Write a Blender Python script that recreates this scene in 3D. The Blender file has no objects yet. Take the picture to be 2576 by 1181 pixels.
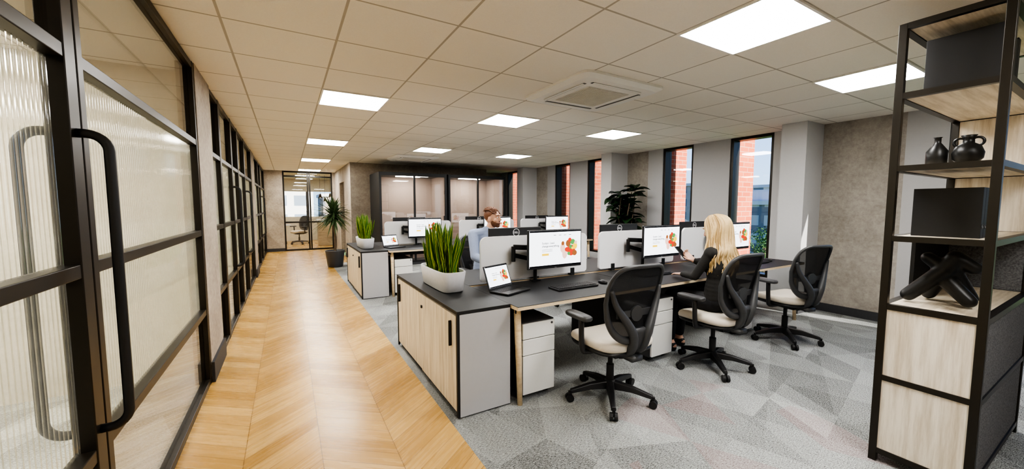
import bpy, bmesh, math, random
from mathutils import Vector, Matrix, Euler
random.seed(7)
PI = math.pi
V = Vector
scene = bpy.context.scene
COL = scene.collection
try: scene.view_settings.look = 'AgX - High Contrast'
except Exception: pass

# ------------------------------------------------------------------ materials
class NT:
    def __init__(s, name):
        s.m = bpy.data.materials.new(name); s.m.use_nodes = True
        s.t = s.m.node_tree; s.t.nodes.clear()
        s.out = s.t.nodes.new('ShaderNodeOutputMaterial')
    def n(s, kind, **kw):
        nd = s.t.nodes.new(kind)
        for k, v in kw.items():
            if k[0] == 'i' and k[1:].isdigit(): s.put(nd.inputs[int(k[1:])], v)
            else: setattr(nd, k, v)
        return nd
    def put(s, sock, v):
        if hasattr(v, 'is_output'): s.t.links.new(v, sock)
        elif hasattr(v, 'outputs'): s.t.links.new(v.outputs[0], sock)
        else: sock.default_value = v
    def math(s, op, a, b=0.0, c=0.0):
        nd = s.t.nodes.new('ShaderNodeMath'); nd.operation = op
        s.put(nd.inputs[0], a); s.put(nd.inputs[1], b)
        if op in ('MULTIPLY_ADD',): s.put(nd.inputs[2], c)
        return nd.outputs[0]
    def mix(s, f, a, b):
        nd = s.t.nodes.new('ShaderNodeMix'); nd.data_type = 'RGBA'
        s.put(nd.inputs[0], f); s.put(nd.inputs[6], a); s.put(nd.inputs[7], b)
        return nd.outputs[2]
    def pos(s):
        g = s.t.nodes.new('ShaderNodeNewGeometry')
        x = s.t.nodes.new('ShaderNodeSeparateXYZ'); s.t.links.new(g.outputs['Position'], x.inputs[0])
        return g.outputs['Position'], x.outputs[0], x.outputs[1], x.outputs[2]
    def comb(s, a, b, c=0.0):
        nd = s.t.nodes.new('ShaderNodeCombineXYZ')
        for i, v in enumerate((a, b, c)): s.put(nd.inputs[i], v)
        return nd.outputs[0]
    def white(s, vec):
        nd = s.t.nodes.new('ShaderNodeTexWhiteNoise'); nd.noise_dimensions = '3D'
        s.put(nd.inputs[0], vec); return nd.outputs[0]
    def noise(s, vec, scale, detail=3.0, rough=.55):
        nd = s.t.nodes.new('ShaderNodeTexNoise'); s.put(nd.inputs['Vector'], vec)
        nd.inputs['Scale'].default_value = scale; nd.inputs['Detail'].default_value = detail
        nd.inputs['Roughness'].default_value = rough
        return nd.outputs[0]
    def bsdf(s, col, rough=.5, metal=0.0, spec=.5, bump=None, bstr=.3, bdist=.01, emit=None, estr=0):
        p = s.t.nodes.new('ShaderNodeBsdfPrincipled')
        s.put(p.inputs['Base Color'], col); s.put(p.inputs['Roughness'], rough)
        p.inputs['Metallic'].default_value = metal; p.inputs['Specular IOR Level'].default_value = spec
        if bump is not None:
            b = s.t.nodes.new('ShaderNodeBump'); b.inputs['Strength'].default_value = bstr; b.inputs['Distance'].default_value = bdist
            s.put(b.inputs['Height'], bump); s.t.links.new(b.outputs[0], p.inputs['Normal'])
        if emit: s.put(p.inputs['Emission Color'], emit); p.inputs['Emission Strength'].default_value = estr
        s.t.links.new(p.outputs[0], s.out.inputs[0]); return p
def c4(c): return (c[0], c[1], c[2], 1)
def plain(name, c, rough=.5, metal=0.0, var=.12, scale=30, spec=.5, bump=0):
    N = NT(name)
    tc = N.n('ShaderNodeTexCoord').outputs['Object']
    f = N.noise(tc, scale, 3)
    lo = c4([max(0, v*(1-var)) for v in c]); hi = c4([min(1, v*(1+var)) for v in c])
    N.bsdf(N.mix(f, lo, hi), rough, metal, spec, bump=f if bump else None, bstr=bump)
    return N.m
def emis(name, c, s):
    N = NT(name); e = N.n('ShaderNodeEmission', i0=c4(c), i1=s); N.t.links.new(e.outputs[0], N.out.inputs[0]); return N.m
def glassy(name, tint, refl=.08, rough=.02):
    N = NT(name)
    tr = N.n('ShaderNodeBsdfTransparent', i0=c4(tint)); gl = N.n('ShaderNodeBsdfGlossy'); gl.inputs['Roughness'].default_value = rough
    fr = N.n('ShaderNodeLayerWeight'); fr.inputs[0].default_value = .3
    f = N.math('MULTIPLY_ADD', fr.outputs['Fresnel'], .5, refl)
    nd = N.t.nodes.new('ShaderNodeMath'); nd.operation = 'MINIMUM'; N.put(nd.inputs[0], f); nd.inputs[1].default_value = .7
    mx = N.n('ShaderNodeMixShader', i0=nd.outputs[0], i1=tr, i2=gl); N.t.links.new(mx.outputs[0], N.out.inputs[0]); return N.m

def mk_chevron():
    N = NT('chevron_oak'); P, X, Y, Z = N.pos()
    u = N.math('DIVIDE', N.math('SUBTRACT', X, .9), .39)
    ci = N.math('FLOOR', u); fx = N.math('SUBTRACT', u, ci)
    par = N.math('MULTIPLY', N.math('FRACT', N.math('MULTIPLY', ci, .5)), 2.0)
    sg = N.math('SUBTRACT', 1.0, N.math('MULTIPLY', par, 2.0))
    yy = N.math('ADD', Y, N.math('MULTIPLY', N.math('MULTIPLY', N.math('SUBTRACT', fx, .5), sg), .30))
    k = N.math('DIVIDE', yy, .13); ki = N.math('FLOOR', k); fk = N.math('SUBTRACT', k, ki)
    r = N.white(N.comb(ci, ki, 3.0))
    gr = N.noise(N.comb(N.math('MULTIPLY', yy, 38.0), N.math('MULTIPLY', X, 4.0), r), 1.0, 4, .6)
    ramp = N.n('ShaderNodeValToRGB', i0=N.math('ADD', N.math('MULTIPLY', r, .8), N.math('MULTIPLY', N.math('SUBTRACT', gr, .38), .6)))
    e = ramp.color_ramp.elements; e[0].color = (.42, .24, .066, 1); e[1].color = (.66, .44, .165, 1)
    m1 = e.new(.5); m1.color = (.54, .335, .112, 1)
    gap = N.math('MAXIMUM', N.math('LESS_THAN', fk, .03), N.math('LESS_THAN', fx, .012))
    col = N.mix(N.math('MULTIPLY', gap, .75), ramp.outputs[0], (.15, .07, .018, 1))
    N.bsdf(col, N.math('MULTIPLY_ADD', gr, .14, .20), spec=.45); return N.m
def mk_carpet(name, red=True, dark=1.0):
    N = NT(name); P, X, Y, Z = N.pos()
    def tri(s, ax, ay, sd):
        a = N.math('DIVIDE', N.math('ADD', X, N.math('MULTIPLY', Y, ax)), s)
        b = N.math('DIVIDE', N.math('ADD', Y, N.math('MULTIPLY', X, ay)), s)
        ai = N.math('FLOOR', a); bi = N.math('FLOOR', b)
        t = N.math('GREATER_THAN', N.math('SUBTRACT', a, ai), N.math('SUBTRACT', b, bi))
        return N.white(N.comb(ai, bi, N.math('ADD', t, sd)))
    r1 = tri(.40, .35, -.2, 1.0); r2 = tri(.56, -.3, .4, 7.0); r3 = tri(.4, .5, .1, 13.0)
    fine = N.noise(P, 190, 2, .7); w = N.noise(N.comb(N.math('MULTIPLY', X, 60.0), N.math('MULTIPLY', Y, 190.0)), 1.0, 2)
    v = N.math('ADD', N.math('MULTIPLY', r1, .13), N.math('MULTIPLY', r2, .12))
    v = N.math('ADD', v, N.math('MULTIPLY', N.math('SUBTRACT', N.math('ADD', fine, w), 1.0), .72))
    v = N.math('MULTIPLY', N.math('MAXIMUM', N.math('ADD', v, .185), .025), dark)
    g = N.n('ShaderNodeCombineColor', i0=N.math('MULTIPLY', v, .97), i1=v, i2=N.math('MULTIPLY', v, .99)).outputs[0]
    if red:
        dx = N.math('SUBTRACT', X, 2.35); dy = N.math('SUBTRACT', Y, 1.2)
        dd = N.math('ADD', N.math('MULTIPLY', dx, dx), N.math('MULTIPLY', dy, dy))
        zone = N.math('LESS_THAN', dd, .6)
        big = N.noise(P, .8, 2)
        mk = N.math('MULTIPLY', N.math('GREATER_THAN', r3, .6), N.math('MAXIMUM', zone, N.math('GREATER_THAN', big, .66)))
        rc = N.mix(.5, g, (.33, .15, .15, 1)); g = N.mix(N.math('MULTIPLY', mk, N.math('MULTIPLY', fine, .9)), g, rc)
    N.bsdf(g, .95, spec=.15, bump=fine, bstr=.4, bdist=.006); return N.m
def mk_ceiling():
    N = NT('ceiling_tile'); P, X, Y, Z = N.pos()
    fx = N.math('FRACT', N.math('DIVIDE', N.math('SUBTRACT', X, .33-.63*20), .63))
    fy = N.math('FRACT', N.math('DIVIDE', N.math('SUBTRACT', Y, 1.06-.61*20), .61))
    def line(f, w): return N.math('MAXIMUM', N.math('LESS_THAN', f, w), N.math('GREATER_THAN', f, 1-w))
    ln = N.math('MAXIMUM', line(fx, .012), line(fy, .012))
    sp = N.noise(P, 120, 2, .8)
    base = N.mix(sp, (.83, .79, .72, 1), (.92, .885, .815, 1))
    N.bsdf(N.mix(ln, base, (.50, .465, .41, 1)), .9, spec=.2, bump=N.math('SUBTRACT', 1.0, ln), bstr=.3, bdist=.008); return N.m
def mk_concrete(name, a, b, sc=2.2):
    N = NT(name); P, X, Y, Z = N.pos()
    f = N.math('ADD', N.math('MULTIPLY', N.noise(P, sc, 5, .65), .6), N.math('MULTIPLY', N.noise(P, sc*11, 4, .7), .5))
    rp = N.n('ShaderNodeValToRGB', i0=f); e = rp.color_ramp.elements
    e[0].position = .35; e[1].position = .75; e[0].color = c4(a); e[1].color = c4(b)
    N.bsdf(rp.outputs[0], .85, spec=.25, bump=f, bstr=.25); return N.m
def mk_wood(name, a, b, axis=2):
    N = NT(name); tc = N.n('ShaderNodeTexCoord').outputs['Object']
    s = [16, 16, 16]; s[axis] = 1.1
    mp = N.n('ShaderNodeMapping'); N.put(mp.inputs[0], tc); mp.inputs[3].default_value = s
    f = N.noise(mp.outputs[0], 1.6, 6, .7)
    rp = N.n('ShaderNodeValToRGB', i0=f); e = rp.color_ramp.elements
    e[0].position = .32; e[1].position = .60; e[0].color = c4(a); e[1].color = c4(b)
    N.bsdf(rp.outputs[0], .5, spec=.35); return N.m
def mk_brick():
    N = NT('red_brick'); P, X, Y, Z = N.pos()
    br = N.n('ShaderNodeTexBrick'); N.put(br.inputs['Vector'], N.comb(N.math('ADD', X, Y), Z, 0.0))
    br.inputs['Color1'].default_value = (.40, .095, .05, 1); br.inputs['Color2'].default_value = (.47, .13, .07, 1); br.inputs['Mortar'].default_value = (.46, .25, .18, 1)
    br.inputs['Scale'].default_value = 1.0; br.inputs['Brick Width'].default_value = .25; br.inputs['Row Height'].default_value = .085; br.inputs['Mortar Size'].default_value = .007
    N.bsdf(br.outputs[0], .9, spec=.2); return N.m
def mk_facade(name, wall, win, bw=3.0, rh=3.2):
    N = NT(name); P, X, Y, Z = N.pos()
    fx = N.math('FRACT', N.math('DIVIDE', N.math('ADD', X, Y), bw)); fz = N.math('FRACT', N.math('DIVIDE', Z, rh))
    k = N.math('MULTIPLY', N.math('GREATER_THAN', fx, .35), N.math('GREATER_THAN', fz, .45))
    N.bsdf(N.mix(k, c4(wall), c4(win)), .7); return N.m
def mk_fluted():
    N = NT('reeded_glass'); P, X, Y, Z = N.pos()
    st = N.math('SINE', N.math('MULTIPLY', Y, 2*PI/.026))
    tl = N.n('ShaderNodeBsdfTranslucent', i0=(.84, .84, .77, 1)); df = N.n('ShaderNodeBsdfDiffuse', i0=(.55, .55, .50, 1))
    tr = N.n('ShaderNodeBsdfTransparent', i0=(.92, .915, .865, 1)); gl = N.n('ShaderNodeBsdfGlossy'); gl.inputs['Roughness'].default_value = .06
    a = N.n('ShaderNodeMixShader', i0=.14, i1=tl, i2=df)
    b = N.n('ShaderNodeMixShader', i0=N.math('MULTIPLY_ADD', st, .09, .90), i1=a, i2=tr)
    c = N.n('ShaderNodeMixShader', i0=.14, i1=b, i2=gl); N.t.links.new(c.outputs[0], N.out.inputs[0]); return N.m
def mk_mesh():
    N = NT('black_mesh_fabric'); tc = N.n('ShaderNodeTexCoord').outputs['Object']
    sp = N.n('ShaderNodeSeparateXYZ', i0=tc)
    w = N.math('MULTIPLY', N.math('SINE', N.math('MULTIPLY', sp.outputs[0], 900.0)), N.math('SINE', N.math('MULTIPLY', sp.outputs[2], 900.0)))
    df = N.n('ShaderNodeBsdfDiffuse', i0=(.035, .035, .037, 1)); tr = N.n('ShaderNodeBsdfTransparent')
    m = N.n('ShaderNodeMixShader', i0=N.math('MULTIPLY_ADD', w, .06, .07), i1=df, i2=tr); N.t.links.new(m.outputs[0], N.out.inputs[0]); return N.m

MAT = dict(
 chev=mk_chevron(), carpet=mk_carpet('triangle_carpet'), carpet2=mk_carpet('plain_carpet', False, 1.5), ceil=mk_ceiling(),
 conc=mk_concrete('taupe_concrete', (.25, .21, .17), (.48, .425, .36)), conc2=mk_concrete('grey_concrete', (.235, .21, .185), (.45, .415, .37)),
 concl=mk_concrete('light_concrete', (.58, .55, .47), (.80, .76, .67)),
 grey=plain('pale_grey_paint', (.56, .56, .57), .8, var=.03), greyd=plain('grey_paint', (.42, .415, .42), .8, var=.03), skirting=plain('charcoal_skirting', (.045, .045, .05), .6),
 frame=plain('bronze_black_metal', (.022, .018, .013), .38, .3, spec=.5), black=plain('matt_black', (.012, .012, .013), .5), blackp=plain('black_plastic', (.02, .02, .022), .4),
 gloss=plain('gloss_black', (.008, .008, .008), .15), satin=plain('satin_black', (.010, .010, .010), .38), dgrey=plain('charcoal_plastic', (.055, .056, .06), .45), top=plain('black_desktop', (.016, .016, .017), .55, var=.25, scale=120),
 lgrey=plain('light_grey_laminate', (.46, .46, .475), .55, var=.03), grille=plain('grey_white_grille', (.68, .66, .62), .6, var=.03), ped=plain('white_drawer_laminate', (.76, .76, .74), .5, var=.03), white=plain('white_plastic', (.86, .85, .82), .5, var=.03), ply=mk_wood('plywood_edge', (.58, .43, .25), (.76, .62, .42), 0),
 oak=mk_wood('pale_oak_vertical', (.52, .44, .33), (.80, .73, .62), 2), oakx=mk_wood('pale_oak_long', (.46, .38, .27), (.76, .67, .53), 0),
 felt=plain('grey_felt', (.90, .90, .92), .95, var=.05, scale=300, spec=.1, bump=.1), dfelt=plain('dark_felt', (.16, .16, .165), .95, var=.95, scale=110, spec=.1, bump=.3),
 beige=plain('beige_seat_fabric', (.62, .565, .49), .95, var=.08, scale=200, spec=.1), mesh=mk_mesh(), stone=plain('pale_concrete_planter', (.60, .60, .63), .85, var=.08, scale=40),
 brick=mk_brick(), glass=glassy('clear_glass', (.96, .95, .92), .04), tint=glassy('bronze_glass', (.93, .91, .87), .09), win=glassy('window_glass', (.97, .98, .98), .02), pod=glassy('pod_glass', (.92, .89, .87), .06),
 flute=mk_fluted(), panel=emis('led_panel', (1, .98, .945), 40), warm=emis('warm_led_panel', (1, .93, .80), 58), podl=emis('pod_light', (1, .95, .88), 70), bulb=emis('warm_bulb', (1, .8, .5), 15),
 screen=emis('white_screen', (.94, .96, 1), 2.4), ink=plain('dark_print', (.012, .012, .016), .7, spec=.1), red=emis('screen_red', (.75, .06, .03), 1.5), green=emis('screen_green', (.1, .36, .1), 1.5), pink=emis('screen_pink', (.9, .55, .45), 1.7), yel=emis('screen_yellow', (1, .65, .03), 1.7), brn=emis('screen_brown', (.35, .13, .05), 1.5),
 logo=plain('silver_logo', (.75, .75, .77), .35, .3), leaf=plain('deep_green_leaf', (.05, .16, .025), .45, var=.6, scale=35), leafe=plain('yellow_green_margin', (.46, .54, .07), .5, var=.3), leafd=plain('dark_glossy_leaf', (.012, .035, .012), .35, var=.4, scale=15), leafy=plain('grey_green_blade', (.07, .12, .05), .5, var=.5, scale=10), soil=plain('dark_soil', (.03, .02, .014), .95, var=.5, scale=60), bark=plain('brown_bark', (.12, .085, .055), .9, var=.4, scale=30),
 skin=plain('skin', (.60, .345, .235), .5, var=.06, scale=12), skinw=plain('fair_skin', (.68, .42, .31), .5, var=.06, scale=12), shirt=plain('pale_blue_shirt', (.27, .32, .45), .85, var=.08, scale=60), blazer=plain('black_blazer', (.022, .021, .02), .85, var=.3, scale=60), trous=plain('dark_trousers', (.015, .015, .018), .85, var=.3, scale=60), navy=plain('navy_trousers', (.02, .025, .05), .85),
 blond=plain('blonde_hair', (.66, .49, .26), .42, var=.2, scale=45), blond2=plain('dark_blonde_hair', (.42, .28, .12), .45, var=.25, scale=45), ginger=plain('auburn_hair', (.15, .06, .028), .55, var=.4, scale=70), eyew=plain('eye_white', (.8, .8, .78), .3), eyed=plain('eye_iris', (.05, .03, .02), .2), lip=plain('lip', (.5, .2, .17), .5),  # second blonde is a darker strand colour, mixed in for variation
 podin=plain('taupe_upholstery', (.44, .375, .335), .9, var=.08, scale=60), grass=plain('lawn_green', (.09, .17, .03), .95, var=.4, scale=.6), tree=plain('distant_tree_leaf', (.04, .10, .02), .9, var=.6, scale=1.5),
 fac1=mk_facade('white_facade', (.50, .50, .51), (.16, .2, .26)), fac2=mk_facade('grey_facade', (.12, .13, .16), (.30, .33, .36), 2.2, 2.8), fac3=mk_facade('pink_facade', (.36, .30, .27), (.14, .16, .2), 2.6, 3.0),
)

# ------------------------------------------------------------------ mesh helpers
def box(bm, x0, x1, y0, y1, z0, z1, mi=0):
    vs = [bm.verts.new((x, y, z)) for z in (z0, z1) for y in (y0, y1) for x in (x0, x1)]
    for f in ((0, 2, 3, 1), (4, 5, 7, 6), (0, 1, 5, 4), (2, 6, 7, 3), (0, 4, 6, 2), (1, 3, 7, 5)):
        bm.faces.new([vs[i] for i in f]).material_index = mi
def mbox(bm, M, sx, sy, sz, mi=0):
    vs = [bm.verts.new(M @ V((x*sx/2, y*sy/2, z*sz/2))) for z in (-1, 1) for y in (-1, 1) for x in (-1, 1)]
    for f in ((0, 2, 3, 1), (4, 5, 7, 6), (0, 1, 5, 4), (2, 6, 7, 3), (0, 4, 6, 2), (1, 3, 7, 5)):
        bm.faces.new([vs[i] for i in f]).material_index = mi
def loft(bm, rings, caps=True, mi=0):
    R = [[bm.verts.new(p) for p in r] for r in rings]; n = len(R[0])
    for a, b in zip(R, R[1:]):
        for i in range(n):
            bm.faces.new((a[i], a[(i+1) % n], b[(i+1) % n], b[i])).material_index = mi
    if caps:
        bm.faces.new(list(reversed(R[0]))).material_index = mi; bm.faces.new(R[-1]).material_index = mi
def tube(bm, pts, r, seg=8, closed=False, mi=0):
    pts = [V(p) for p in pts]; n = len(pts)
    rr = r if isinstance(r, (list, tuple)) else [r]*n
    rings = []; up = None
    for i, p in enumerate(pts):
        a = pts[(i-1) % n] if (closed or i > 0) else p; b = pts[(i+1) % n] if (closed or i < n-1) else p
        t = (b-a).normalized()
        if up is None: up = V((0, 0, 1)) if abs(t.z) < .9 else V((1, 0, 0))
        s = t.cross(up)
        if s.length < 1e-5: s = t.orthogonal()
        s.normalize(); up = s.cross(t).normalized()
        rings.append([p + (s*math.cos(2*PI*k/seg) + up*math.sin(2*PI*k/seg))*rr[i] for k in range(seg)])
    if closed: rings.append(rings[0]); 
    loft(bm, rings, not closed, mi)
    if closed: bmesh.ops.remove_doubles(bm, verts=bm.verts, dist=1e-6)
def lathe(bm, prof, cx=0, cy=0, seg=20, mi=0):
    loft(bm, [[V((cx+r*math.cos(2*PI*k/seg), cy+r*math.sin(2*PI*k/seg), z)) for k in range(seg)] for r, z in prof], True, mi)
def ell(bm, c, r, M=None, u=14, v=9, mi=0):
    mat = Matrix.Translation(V(c)) @ (M.to_4x4() if M else Matrix()) @ Matrix.Diagonal((*r, 1))
    g = bmesh.ops.create_uvsphere(bm, u_segments=u, v_segments=v, radius=1, matrix=mat)
    if mi:
        for vt in g['verts']:
            for f in vt.link_faces: f.material_index = mi
def cap(bm, a, b, r0, r1, seg=12):
    a = V(a); b = V(b)
    ell(bm, a, (r0,)*3, None, seg, 8); ell(bm, b, (r1,)*3, None, seg, 8)
    if (b-a).length > 1e-4: tube(bm, [a, b], [r0, r1], seg)
def catmull(P, n=4):
    P = [V(p) for p in P]; out = []
    for i in range(len(P)-1):
        p0 = P[max(i-1, 0)]; p1 = P[i]; p2 = P[i+1]; p3 = P[min(i+2, len(P)-1)]
        for k in range(n):
            t = k/n
            out.append(.5*((2*p1)+(p2-p0)*t+(2*p0-5*p1+4*p2-p3)*t*t+(3*p1-p0-3*p2+p3)*t**3))
    return out+[P[-1]]
def sring(hx, hy, z, n=4.0, seg=32, cx=0, cy=0):
    o = []
    for k in range(seg):
        c, s = math.cos(2*PI*k/seg), math.sin(2*PI*k/seg)
        o.append(V((cx+hx*math.copysign(abs(c)**(2/n), c), cy+hy*math.copysign(abs(s)**(2/n), s), z)))
    return o
def obj(name, bm, mat, parent=None, smooth=False, bevel=0, seg=2):
    bmesh.ops.recalc_face_normals(bm, faces=bm.faces)
    me = bpy.data.meshes.new(name); bm.to_mesh(me); bm.free()
    for m in (mat if isinstance(mat, (list, tuple)) else [mat]): me.materials.append(MAT[m] if isinstance(m, str) else m)
    if smooth:
        for p in me.polygons: p.use_smooth = True
    o = bpy.data.objects.new(name, me); COL.objects.link(o)
    if parent: o.parent = parent
    if bevel:
        b = o.modifiers.new('bevel', 'BEVEL'); b.width = bevel; b.segments = seg; b.limit_method = 'ANGLE'
    return o
def BM(): return bmesh.new()
def pbox(name, mat, parent, *b, bevel=0, seg=2):
    bm = BM(); box(bm, *b); return obj(name, bm, mat, parent, bevel=bevel, seg=seg)
def tag(o, label, cat, group=None):
    o['label'] = label; o['category'] = cat
    if group: o['group'] = group
    return o
def thing(name, label, cat, loc=(0, 0, 0), rotz=0, group=None):
    o = bpy.data.objects.new(name, None); COL.objects.link(o); o.empty_display_size = .1
    o.location = loc; o.rotation_euler = (0, 0, rotz); return tag(o, label, cat, group)
def struct(name, bm, mat, parent=None, **k):
    o = obj(name, bm, mat, parent, **k)
    if not parent: o['kind'] = 'structure'
    return o
def sbox(name, mat, *b, parent=None, bevel=0):
    bm = BM(); box(bm, *b); return struct(name, bm, mat, parent, bevel=bevel)
def dup(root, loc, rotz, label, group=None):
    def cp(o, par):
        c = o.copy(); COL.objects.link(c)
        if par: c.parent = par
        for ch in list(o.children): cp(ch, c)
        return c
    r = cp(root, None); r.location = loc; r.rotation_euler = (0, 0, rotz); r['label'] = label
    if 'group' in r: del r['group']
    if group: r['group'] = group
    return r
def remeshed(name, bm, vox, smooth, mat, parent):
    o = obj('tmp', bm, mat); m = o.modifiers.new('r', 'REMESH'); m.mode = 'VOXEL'; m.voxel_size = vox; m.use_smooth_shade = True
    s = o.modifiers.new('s', 'SMOOTH'); s.iterations = smooth; s.factor = .5
    dg = bpy.context.evaluated_depsgraph_get(); dg.update()
    me = bpy.data.meshes.new_from_object(o.evaluated_get(dg)); bpy.data.objects.remove(o)
    for p in me.polygons: p.use_smooth = True
    q = bpy.data.objects.new(name, me); COL.objects.link(q); q.parent = parent; return q
def text(name, body, size, M, mat, parent, align='LEFT', bold=0):
    cu = bpy.data.curves.new('t', 'FONT'); cu.body = body; cu.size = size; cu.align_x = align; cu.offset = bold*size
    o = bpy.data.objects.new('t', cu); COL.objects.link(o)
    dg = bpy.context.evaluated_depsgraph_get(); dg.update()
    me = bpy.data.meshes.new_from_object(o.evaluated_get(dg)); bpy.data.objects.remove(o)
    me.transform(M); me.materials.clear(); me.materials.append(MAT[mat])
    q = bpy.data.objects.new(name, me); COL.objects.link(q); q.parent = parent; return q

CE = 2.57
XR = 6.38          # window wall
YE = 14.2          # end wall
YL = 18.2          # far wall of the lobby
# ------------------------------------------------------------------ room shell
sbox('floor', 'chev', -.66, .9, -3.4, YE, -.1, 0)
sbox('floor', 'chev', .9, 1.42, 10.6, YE, -.1, 0)
sbox('floor', 'carpet', .9, XR+.25, -3.4, 10.6, -.1, 0)
sbox('floor', 'carpet', 5.32, XR+.25, 10.6, 11.6, -.1, 0)
sbox('floor', 'carpet2', -3.8, -.66, -3.4, YE, -.1, 0)
sbox('floor', 'chev', -2.5, 4.5, YE, YL, -.1, 0)
sbox('ceiling', 'ceil', -3.9, XR+.25, -3.4, YL+.1, CE, CE+.1)
sbox('wall_back', 'conc', -3.9, XR+.25, -3.5, -3.4, -.1, CE)
sbox('wall_pods', 'conc', 1.42, 5.32, 10.6, 10.75, 0, CE)
sbox('wall_pods', 'conc', 5.2, 5.32, 10.75, 11.6, 0, CE); sbox('wall_pods', 'conc', 5.2, XR+.2, 11.6, 11.75, 0, CE)
sbox('wall_corridor', 'conc', 1.42, 1.6, 10.75, 11.9, 0, CE); sbox('wall_corridor', 'conc', 1.42, 1.6, 12.9, YE, 0, CE); sbox('wall_corridor', 'conc', 1.42, 1.6, 11.9, 12.9, 2.15, CE)
sbox('door_1', 'frame', 1.53, 1.57, 11.9, 12.9, 0, 2.15)
sbox('wall_end', 'conc', -.66, -.1, YE, YE+.15, 0, CE); sbox('wall_end', 'conc', 1.33, 1.6, YE, YE+.15, 0, CE)
sbox('baseboard_end', 'skirting', -.62, -.1, YE-.015, YE, 0, .1); sbox('baseboard_pods', 'skirting', 1.42, 1.86, 10.585, 10.6, 0, .1); sbox('baseboard_corridor', 'skirting', 1.405, 1.42, 10.6, 11.9, 0, .1)
bm = BM()
for x in (-.1, .58, .64, 1.29): box(bm, x, x+.045, YE, YE+.06, 0, CE)
for z in (0, .9, 2.38, CE-.05): box(bm, -.1, 1.33, YE+.003, YE+.057, z, z+.05)
d = struct('door_2', bm, 'frame')
for a, b in ((-.06, .58), (.685, 1.29)): pbox('door_pane', 'glass', d, a, b, YE+.025, YE+.033, .05, 2.5)
bm = BM(); tube(bm, [(.55, YE, .8), (.55, YE-.05, .8), (.55, YE-.05, 1.3), (.55, YE, 1.3)], .012); obj('door_handle', bm, 'black', d)
# meeting rooms behind the partition
sbox('wall_meeting', 'concl', -3.9, -3.8, -3.4, YL, 0, CE)
for y in (4.2, 9.62): sbox('wall_meeting', 'concl', -3.8, -.66, y, y+.12, 0, CE)
sbox('wall_meeting', 'concl', -3.8, -.66, YE, YE+.12, 0, CE)
# ---------------- left glazed partition
XL = -.62
ZL = (1.95, 1.24, .60)
def flute(y0, y1, z0, z1, parent):
    bm = BM(); n = max(2, int((y1-y0)/.026*6)); p = []
    for i in range(n+1):
        y = y0+(y1-y0)*i/n; x = XL-.012+.004*math.sin(2*PI*y/.026)
        p.append((bm.verts.new((x, y, z0)), bm.verts.new((x, y, z1))))
    for a, b in zip(p, p[1:]): bm.faces.new((a[0], b[0], b[1], a[1]))
    return obj('reeded_pane', bm, 'flute', parent, smooth=True)
def bay(name, y0, y1, handle=None, w=.045):
    bm = BM()
    for y in (y0, y1-w): box(bm, XL-.03, XL+.03, y, y+w, 0, CE)
    for z in (0.0, ZL[2]-.02, ZL[1]-.02, ZL[0]-.02, CE-.05): box(bm, XL-.027, XL+.027, y0+w, y1-w, z, z+.046)
    o = struct(name, bm, 'frame', bevel=.003)
    flute(y0+w, y1-w, ZL[2]+.026, ZL[1]-.02, o); flute(y0+w, y1-w, ZL[1]+.026, ZL[0]-.02, o)
    pbox('clear_pane', 'tint', o, XL-.008, XL, y0+w, y1-w, .046, ZL[2]-.02); pbox('clear_pane', 'tint', o, XL-.008, XL, y0+w, y1-w, ZL[0]+.026, CE-.05)
    if handle:
        for s, nm in ((1, 'pull_handle'), (-1, 'pull_handle')):
            X0, X1 = XL+s*.03, XL+s*.105; r = .055
            P = [(X0, handle, 1.70)]
            P += [(X1-s*r+s*r*math.sin(a), handle, 1.70-r+r*math.cos(a)) for a in [i*PI/12 for i in range(7)]]
            P += [(X1-s*r+s*r*math.cos(a), handle, .68+r-r*math.sin(a)) for a in [i*PI/12 for i in range(7)]]
            P += [(X0, handle, .68)]
            bm = BM(); tube(bm, P, .015, 10); obj(nm, bm, 'black', o, smooth=True)
    return o
bay('door_3', .9, 1.87, 1.835, .075)
bay('wall_left', 1.88, 3.9); bay('wall_left', -.2, .89); bay('wall_left', -3.4, -.21)
bay('wall_left', 4.56, 5.14); bay('door_4', 5.15, 6.12, 6.07); bay('wall_left', 6.13, 6.85); bay('door_5', 6.86, 7.85, 7.8); bay('wall_left', 7.86, 9.25)
bay('wall_left', 9.95, 11.28); bay('door_6', 11.29, 12.26, 12.2); bay('wall_left', 12.27, YE)
for y0, y1 in ((3.9, 4.56), (9.25, 9.95)):
    sbox('wall_left_column', 'conc', -.7, -.585, y0, y1, 0, CE)
    sbox('baseboard_left', 'skirting', -.585, -.565, y0-.01, y1+.01, 0, .17)
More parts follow.
